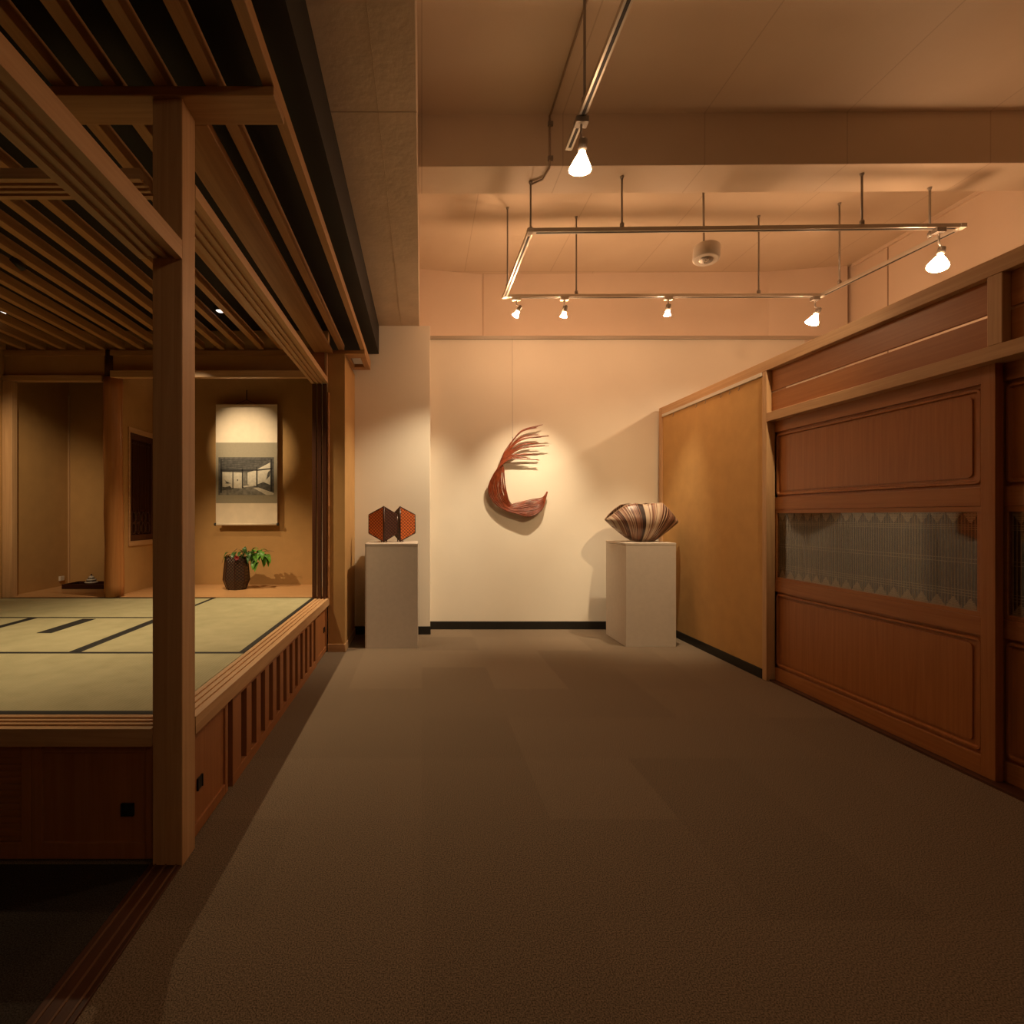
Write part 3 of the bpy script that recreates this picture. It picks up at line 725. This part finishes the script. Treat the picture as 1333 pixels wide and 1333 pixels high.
# folded hexagon basket
hb = thing('hexagonal_basket', (-.28, 4.80, .931), 'red-brown woven basket of two folded hexagons on the left plinth', 'basket')
def hex_unit(cx, cy, lw, ld, rw, rd, z0, lm, rm):
    H, h = .322, .172; zc = z0+H/2+.004
    for (w, dd) in ((-lw, ld), (rw, rd)):
        n = Vector((-dd if w > 0 else dd, abs(w), 0)).normalized()*.012
        poly = [Vector((cx, cy, zc+H/2)), Vector((cx+w, cy+dd, zc+h/2)), Vector((cx+w, cy+dd, zc-h/2)), Vector((cx, cy, zc-H/2))]
        bm = bmesh.new(); solid(bm, poly, [p+n for p in poly]); p_ = link('woven_panel', bm, lm if w < 0 else rm, hb)
        bm = bmesh.new()
        for i in range(3): tube(bm, [poly[i]+n*.5, poly[i+1]+n*.5], .0075, 8)
        link('rim', bm, LACQ, p_)
    bm = bmesh.new(); tube(bm, [(cx, cy+.006, zc-H/2), (cx, cy+.006, zc+H/2)], .009, 8); link('spine', bm, LACQ, hb)
    for (dx, dy) in ((-.02, .06), (.02, .06)):
        bm = bmesh.new(); tube(bm, [(cx+dx, cy+dy, z0+.055), (cx+dx*1.3, cy+dy, z0-.003)], .005, 6); link('foot', bm, LACQ, hb)
hex_unit(-.349, 4.735, .147, .085, .122, .090, .935, HEXW, HEXIN)
hex_unit(-.205, 4.825, .080, .130, .142, .080, .935, HEXIN, HEXW)

# hanging wave of bamboo strands
WD = 5.34
def WP(zx, zy, off):
    p = at(610+.135*zx, 530+.135*zy, WD-.014-off*.30); return p
sw = thing('bamboo_sculpture', tuple(WP(420, 560, .15)), 'red curling sculpture of bamboo strands hanging on the cream wall', 'sculpture')
tips = [(690,505),(605,492),(690,462),(600,455),(780,372),(735,374),(700,345),(620,350),(795,275),(715,287),(690,262),(730,172),(676,192)]
random.seed(3)
lerp = lambda a, b, t: a+(b-a)*t
NS = 32; bm = bmesh.new()
for i in range(NS):
    u = i/(NS-1); j = lambda s=6: random.uniform(-s, s)
    tx, ty = tips[min(len(tips)-1, int(u*len(tips)))]
    tx += random.uniform(-30, 2); ty += random.uniform(-7, 7)
    P = [(758+j(3), 818+j(4), .13),
         (lerp(705,715,u)+j(), lerp(985,868,u)+j(), lerp(.20,.07,u)),
         (lerp(600,590,u)+j(), lerp(1048,888,u)+j(), lerp(.25,.05,u)),
         (lerp(470,440,u)+j(), lerp(1030,930,u)+j(), lerp(.24,.07,u)),
         (lerp(330,405,u)+j(), lerp(985,935,u)+j(), lerp(.20,.10,u)),
         (lerp(225,372,u)+j(), lerp(900,850,u)+j(), lerp(.16,.15,u)),
         (lerp(190,350,u)+j(), lerp(785,710,u)+j(), lerp(.15,.17,u)),
         (lerp(228,338,u)+j(4), lerp(668,600,u)+j(4), lerp(.19,.14,u)),
         (lerp(302,318,u)+j(4), lerp(575,500,u)+j(4), lerp(.21,.13,u)),
         (lerp(400,372,u)+j(4), lerp(505,392,u)+j(4), lerp(.20,.14,u)),
         (lerp(530,500,u)+j(4), lerp(472,265,u)*.45+(ty+22)*.55+j(4), lerp(.19,.15,u)),
         (tx, ty, lerp(.17,.16,u)+random.uniform(-.02,.02))]
    pts = catmull([WP(*q) for q in P], 6); n = len(pts)
    tube(bm, pts, [.0072 if k < n-7 else .0072-.0034*(k-n+7)/7 for k in range(n)], 6, flat=.6)
link('bamboo_strands', bm, STRAND, sw)
bm = bmesh.new(); h0 = WP(424, 335, .15); h1 = at(667, 439, 5.316)
tube(bm, [h0, (h0.x, h0.y, h0.z+.05)], .004, 8); tube(bm, [(h0.x, h0.y, h0.z+.04), (h0.x+.001, 5.303, 3.004)], .0012, 6)
link('suspension_wire', bm, STEEL, sw)

# striped vessel
sv = thing('striped_vessel', (2.05, 4.87, .933), 'wide striped brown and cream bamboo vessel on the right plinth', 'vessel')
kk = .00727
lower = [(788,677),(796,684),(806,692),(816,699.5),(824,704),(835,704.5),(847,704),(855,699),(863,693),(872,687),(881.5,680)]
upper = [(788,676),(793,671.5),(801,664.5),(811,657.5),(822,655.6),(835,657.2),(845,655.3),(857,655.3),(865,662),(873,670),(881.5,679)]
def interp(L, s):
    q = s*(len(L)-1); i = min(int(q), len(L)-2); t = q-i
    return L[i][0]+(L[i+1][0]-L[i][0])*t, L[i][1]+(L[i+1][1]-L[i][1])*t
def shell(front):
    bm = bmesh.new(); NSg, NT = 40, 14; grid = []
    for a in range(NSg+1):
        s = a/NSg; lx, ly = interp(lower, s); ux, uy = interp(upper, s); row = []
        sg = 2*s-1; Bd = .165*max(0, 1-sg*sg)**.55+.004
        for b in range(NT+1):
            t = b/NT; x = lx+(ux-lx)*t; y = ly+(uy-ly)*t
            f = math.sin(PI*(.13+.70*t)); yy = 4.87+(-1 if front else 1)*Bd*f*(1 if front else .9)
            z = .9365+(704.5-y)*kk+(0 if front else .004)
            row.append(bm.verts.new(((x-VX)/F*4.87, yy, z)))
        grid.append(row)
    for a in range(NSg):
        for b in range(NT):
            fc = bm.faces.new((grid[a][b], grid[a+1][b], grid[a+1][b+1], grid[a][b+1])); fc.smooth = True
    return bm, [grid[a][NT].co.copy() for a in range(NSg+1)], [grid[a][0].co.copy() for a in range(NSg+1)]
bmf, rimf, botf = shell(True); ff = link('front_wall', bmf, STRIPE, sv)
bmb, rimb, botb = shell(False); fb = link('back_wall', bmb, STRIPE, sv)
for o in (ff, fb):
    m = o.modifiers.new('wall', 'SOLIDIFY'); m.thickness = .006; m.offset = 0
bm = bmesh.new()
for a in range(len(botf)-1):
    vv = [bm.verts.new(c) for c in (botf[a], botf[a+1], botb[a+1], botb[a])]; bm.faces.new(vv)
bmesh.ops.remove_doubles(bm, verts=bm.verts[:], dist=.0002)
link('base', bm, STRIPE, sv)
bm = bmesh.new(); tube(bm, rimf, .0045, 6); tube(bm, rimb, .0045, 6); link('rim', bm, plain('pale_bamboo_rim', (.38,.27,.19), .4), sv)

# ------------------------------------------------------------------ track lighting
TZ = 3.058
SLOT = plain('track_slot', (.02,.017,.015), .6)
tk = thing('light_track', (2.1, 3.9, TZ), 'rectangular suspended lighting track hanging from the ceiling on thin rods', 'lighting track')
C1, C2, C3, C4 = Vector((.716, 3.40, TZ)), Vector((3.506, 3.345, TZ)), Vector((3.41, 4.395, TZ)), Vector((.712, 4.415, TZ))
def bar(a, b, parent, w=.018, h=.026):
    d = (b-a).normalized(); s = Vector((d.y, -d.x, 0)); up = Vector((0,0,1))
    bm = bmesh.new()
    solid(bm, [a-s*w-up*h/2, a+s*w-up*h/2, a+s*w+up*h/2, a-s*w+up*h/2], [b-s*w-up*h/2, b+s*w-up*h/2, b+s*w+up*h/2, b-s*w+up*h/2])
    o = link('track_bar', bm, SILVER, parent, bevel=.002)
    bm = bmesh.new(); aa, bb = a+d*.02, b-d*.02; s2 = s*w*.4
    solid(bm, [aa-s2-up*(h/2+.001), aa+s2-up*(h/2+.001), aa+s2-up*(h/2-.004), aa-s2-up*(h/2-.004)], [bb-s2-up*(h/2+.001), bb+s2-up*(h/2+.001), bb+s2-up*(h/2-.004), bb-s2-up*(h/2-.004)])
    link('slot', bm, SLOT, o)
dx = Vector((.02,0,0)); dy = Vector((0,.02,0))
bar(C1+dx, C2-dx, tk); bar(C2+dy, C3-dy, tk); bar(C3-dx, C4+dx, tk); bar(C4-dy, C1+dy, tk)
for c in (C1, C2, C3, C4): link('corner_connector', B((c.x-.02, c.x+.02, c.y-.02, c.y+.02, c.z-.014, c.z+.014)), OFFWHITE, tk, bevel=.002)
def rod(x, y, top, parent):
    bm = bmesh.new(); tube(bm, [(x, y, TZ+.012), (x, y, top)], .0065, 8)
    lathe(bm, [(.014, 0), (.014, .03), (.007, .04)], 12, (x, y, TZ+.012)); lathe(bm, [(.007, -.02), (.013, -.004), (.013, 0)], 12, (x, y, top))
    link('hanging_rod', bm, STEEL, parent)
for (x, y, top) in ((1.318, 3.388, 3.41), (2.872, 3.358, 3.41), (3.455, 3.50, 3.41), (.728, 3.44, 3.41), (1.325, 4.411, CZ), (2.88, 4.399, CZ), (3.425, 4.22, CZ), (.713, 4.28, CZ)):
    rod(x, y, top, tk)
tk2 = thing('light_track', (.75, 1.6, TZ), 'straight suspended lighting track running overhead towards the viewer', 'lighting track')
bar(Vector((.75, .2, TZ)), Vector((.75, 2.63, TZ)), tk2)
for y in (2.37, 1.0): rod(.75, y, CZ, tk2)
cd = thing('wiring_conduit', (.82, 3.28, 3.6), 'thin painted wiring conduit running along the ceiling and down the beam', 'conduit')
bm = bmesh.new()
tube(bm, [(.82, -1, CZ-.008), (.82, 3.27, CZ-.008), (.815, 3.277, CZ-.015), (.815, 3.277, 3.405), (.815, 3.285, 3.40), (.80, 3.40, 3.40), (.735, 3.45, 3.40)], .007, 8)
link('pipe', bm, plain('painted_conduit', (.42,.33,.25), .5), cd)
for z in (3.66, 3.44): link('clip', B((.803, .835, 3.267, 3.29, z, z+.025)), STEEL, cd)

# ---- emergency light
el = thing('emergency_light', (2.154, 3.9, 3.165), 'off-white round emergency light hanging from the ceiling inside the track', 'emergency light')
ax = Vector((.13, .10, 1)).normalized(); ec = Vector((2.154, 3.9, 3.115))
bm = bmesh.new(); lathe(bm, [(.082, 0), (.093, .008), (.093, .098), (.088, .104), (.03, .106)], 32, ec, ax); link('housing', bm, OFFWHITE, el)
bm = bmesh.new(); lathe(bm, [(.050, .001), (.047, -.004), (.01, -.005)], 20, ec, ax); link('reflector', bm, STEEL, el)
bm = bmesh.new()
for q in range(3):
    a = frame_of(ax); c = ec+a[0]*(.022*(q-1))-ax*.008; lathe(bm, [(.004, -.006), (.009, 0), (.005, .004)], 10, c, ax)
link('lamp', bm, OFFWHITE, el)
bm = bmesh.new(); tp = ec+ax*.106; tube(bm, [tp-ax*.004, (2.154, 3.93, 3.26), (2.15, 3.93, CZ)], .008, 8); link('stem', bm, STEEL, el)
bm = bmesh.new(); tube(bm, catmull([tp+Vector((.04,0,0)), tp+Vector((.055,0,.035)), tp+Vector((.035,0,.045)), tp+Vector((.02,0,.01))], 4), .006, 6); box(bm, tp.x-.035, tp.x-.005, 3.92, 3.95, tp.z-.008, tp.z+.012); link('bracket', bm, STEEL, el)

# ---- spotlights
BULB = emit('warm_glowing_bulb', (1.0,.57,.30), 105)
BULBN = emit('warm_glowing_front_bulb', (1.0,.57,.30), 38)
BULBS = emit('warm_glowing_small_bulb', (1.0,.57,.30), 400)
SPOTC = (1.0, .785, .50)
def spotlight(px, py, D, tx, r, aim, label, watts, cone, blend, small, col=SPOTC, size=.03):
    c = at(px, py, D); a = (Vector(aim)-c).normalized()
    tD = tx.y
    t = thing('track_spotlight', tx, label, 'spotlight', 'track spotlights')
    link('adapter', B((tx.x-.035, tx.x+.035, tx.y-.016, tx.y+.016, tx.z-.035, tx.z-.0132)) if small else B((tx.x-.03, tx.x+.03, tx.y-.022, tx.y+.022, tx.z-.042, tx.z-.0132)), OFFWHITE if small else STEEL, t, bevel=.002)
    L = r*1.9
    nb = c-a*(L*.62)
    bm = bmesh.new(); tube(bm, [(tx.x, tx.y, tx.z-.03), (tx.x, tx.y, (nb-a*.03).z+.03), nb-a*.035], .006, 8); link('stem', bm, STEEL, t)
    bm = bmesh.new(); lathe(bm, [(.010, -.045), (.020, -.038), (.022, 0.0), (.017, .012)], 16, nb, a); link('socket', bm, STEEL, t)
    bm = bmesh.new(); lathe(bm, [(.012, 0), (.016, L*.2), (r*.62, L*.5), (r*.95, L*.85), (r, L*.93), (r*.96, L*.98), (r*.5, L*1.04), (.003, L*1.06)], 24, nb, a); link('bulb', bm, BULBS if small else (BULBN if D < 3 else BULB), t)
    ld = bpy.data.lights.new('spotlight_beam', 'SPOT'); ld.energy = watts; ld.color = col; ld.spot_size = math.radians(cone); ld.spot_blend = blend; ld.shadow_soft_size = size
    lo = bpy.data.objects.new('spotlight_beam', ld); COL.objects.link(lo)
    lo.location = nb+a*(L*1.06+size+.01); lo.rotation_euler = a.to_track_quat('-Z', 'Y').to_euler()
spotlight(756, 212, 2.416, Vector((.75, 2.42, TZ)), .052, (.55, 2.9, 0), 'nearest spotlight with a large glowing bulb, at the end of the straight track', 22, 110, 1, False)
spotlight(1222, 341, 3.35, Vector((3.365, 3.349, TZ)), .056, (2.4, 3.0, 0), 'glowing spotlight at the right front corner of the rectangular track', 22, 120, 1, False)
spotlight(1059, 416, 4.39, Vector((3.36, 4.396, TZ)), .050, (2.5, 4.9, 0.6), 'glowing spotlight at the back right corner of the track above the partition', 60, 120, 1, False)
spotlight(672, 409, 4.41, Vector((.812, 4.414, TZ)), .029, (-.30, 4.88, .98), 'small glowing spotlight on the back bar, nearest its left corner', 165, 64, 1, True)
spotlight(734, 410, 4.41, Vector((1.222, 4.411, TZ)), .029, (1.02, 5.34, .80), 'small glowing spotlight on the back bar, second from its left corner', 180, 60, 1, True)
spotlight(869, 408, 4.41, Vector((2.11, 4.405, TZ)), .029, (2.07, 4.85, 1.0), 'small glowing spotlight on the back bar, above the striped vessel', 150, 46, 1, True)

# ------------------------------------------------------------------ other lights, real and added
def spot(name, loc, aim, w, cone, blend, col, size=.04):
    ld = bpy.data.lights.new(name, 'SPOT'); ld.energy = w; ld.color = col; ld.spot_size = math.radians(cone); ld.spot_blend = blend; ld.shadow_soft_size = size
    o = bpy.data.objects.new(name, ld); COL.objects.link(o); o.location = loc
    o.rotation_euler = (Vector(aim)-Vector(loc)).to_track_quat('-Z', 'Y').to_euler(); return o
WARM = (1.0, .70, .38)
# lamp on the next track, just above the frame, that lights the right plinth and the partition
spot('upper_track_lamp', (2.22, 1.95, 3.20), (1.85, 4.95, .95), 190, 52, 1, WARM, .04)
# unseen fill lights added above and behind the viewer to lift the dark foreground
spot('rear_fill_light', (.75, .7, 2.84), (.2, 2.6, 0), 6, 130, 1, WARM, .05)
spot('rear_fill_light', (1.2, -1.6, 2.84), (-1.0, 2.2, .8), 16, 120, 1, WARM, .06)
# tatami room
TWARM = (1, .73, .42)
spot('downlight_beam', (-1.466, 3.92, 2.605), (-1.45, 3.7, 0), 170, 108, 1, TWARM, .02)
spot('tatami_lamp', (-2.45, 2.6, 2.60), (-2.35, 2.5, 0), 85, 76, 1, TWARM, .03)
spot('scroll_lamp', (-2.243, 2.965, 2.56), (-1.75, 5.2, 1.87), 330, 22.5, 1, (1,.76,.47), .015)
spot('vase_lamp', (-2.70, 3.00, 2.575), (-1.75, 5.05, .85), 170, 32, 1, TWARM, .015)
spot('alcove_lamp', (-2.55, 3.00, 2.575), (-3.64, 4.75, 1.25), 105, 46, 1, TWARM, .015)

w = bpy.data.worlds.new('dim_room'); S.world = w; w.use_nodes = True
bg = w.node_tree.nodes['Background']; bg.inputs[0].default_value = (1,.62,.34,1); bg.inputs[1].default_value = .012

# ------------------------------------------------------------------ camera
cam = bpy.data.cameras.new('camera'); co = bpy.data.objects.new('camera', cam); COL.objects.link(co)
co.location = (0, 0, HC); co.rotation_euler = (PI/2, 0, 0)
cam.sensor_width = 36; cam.lens = F/1333*36
cam.shift_x = (666.5-VX)/1333; cam.shift_y = -(666.5-VY)/1333
cam.clip_start = .05
S.camera = co
S.view_settings.view_transform = 'Standard'; S.view_settings.look = 'None'; S.view_settings.gamma = 1
S.view_settings.use_curve_mapping = False; S.view_settings.exposure = 0
S.cycles.use_denoising = True
S.cycles.max_bounces = 10; S.cycles.diffuse_bounces = 5; S.cycles.transparent_max_bounces = 12
S.cycles.sample_clamp_indirect = 6
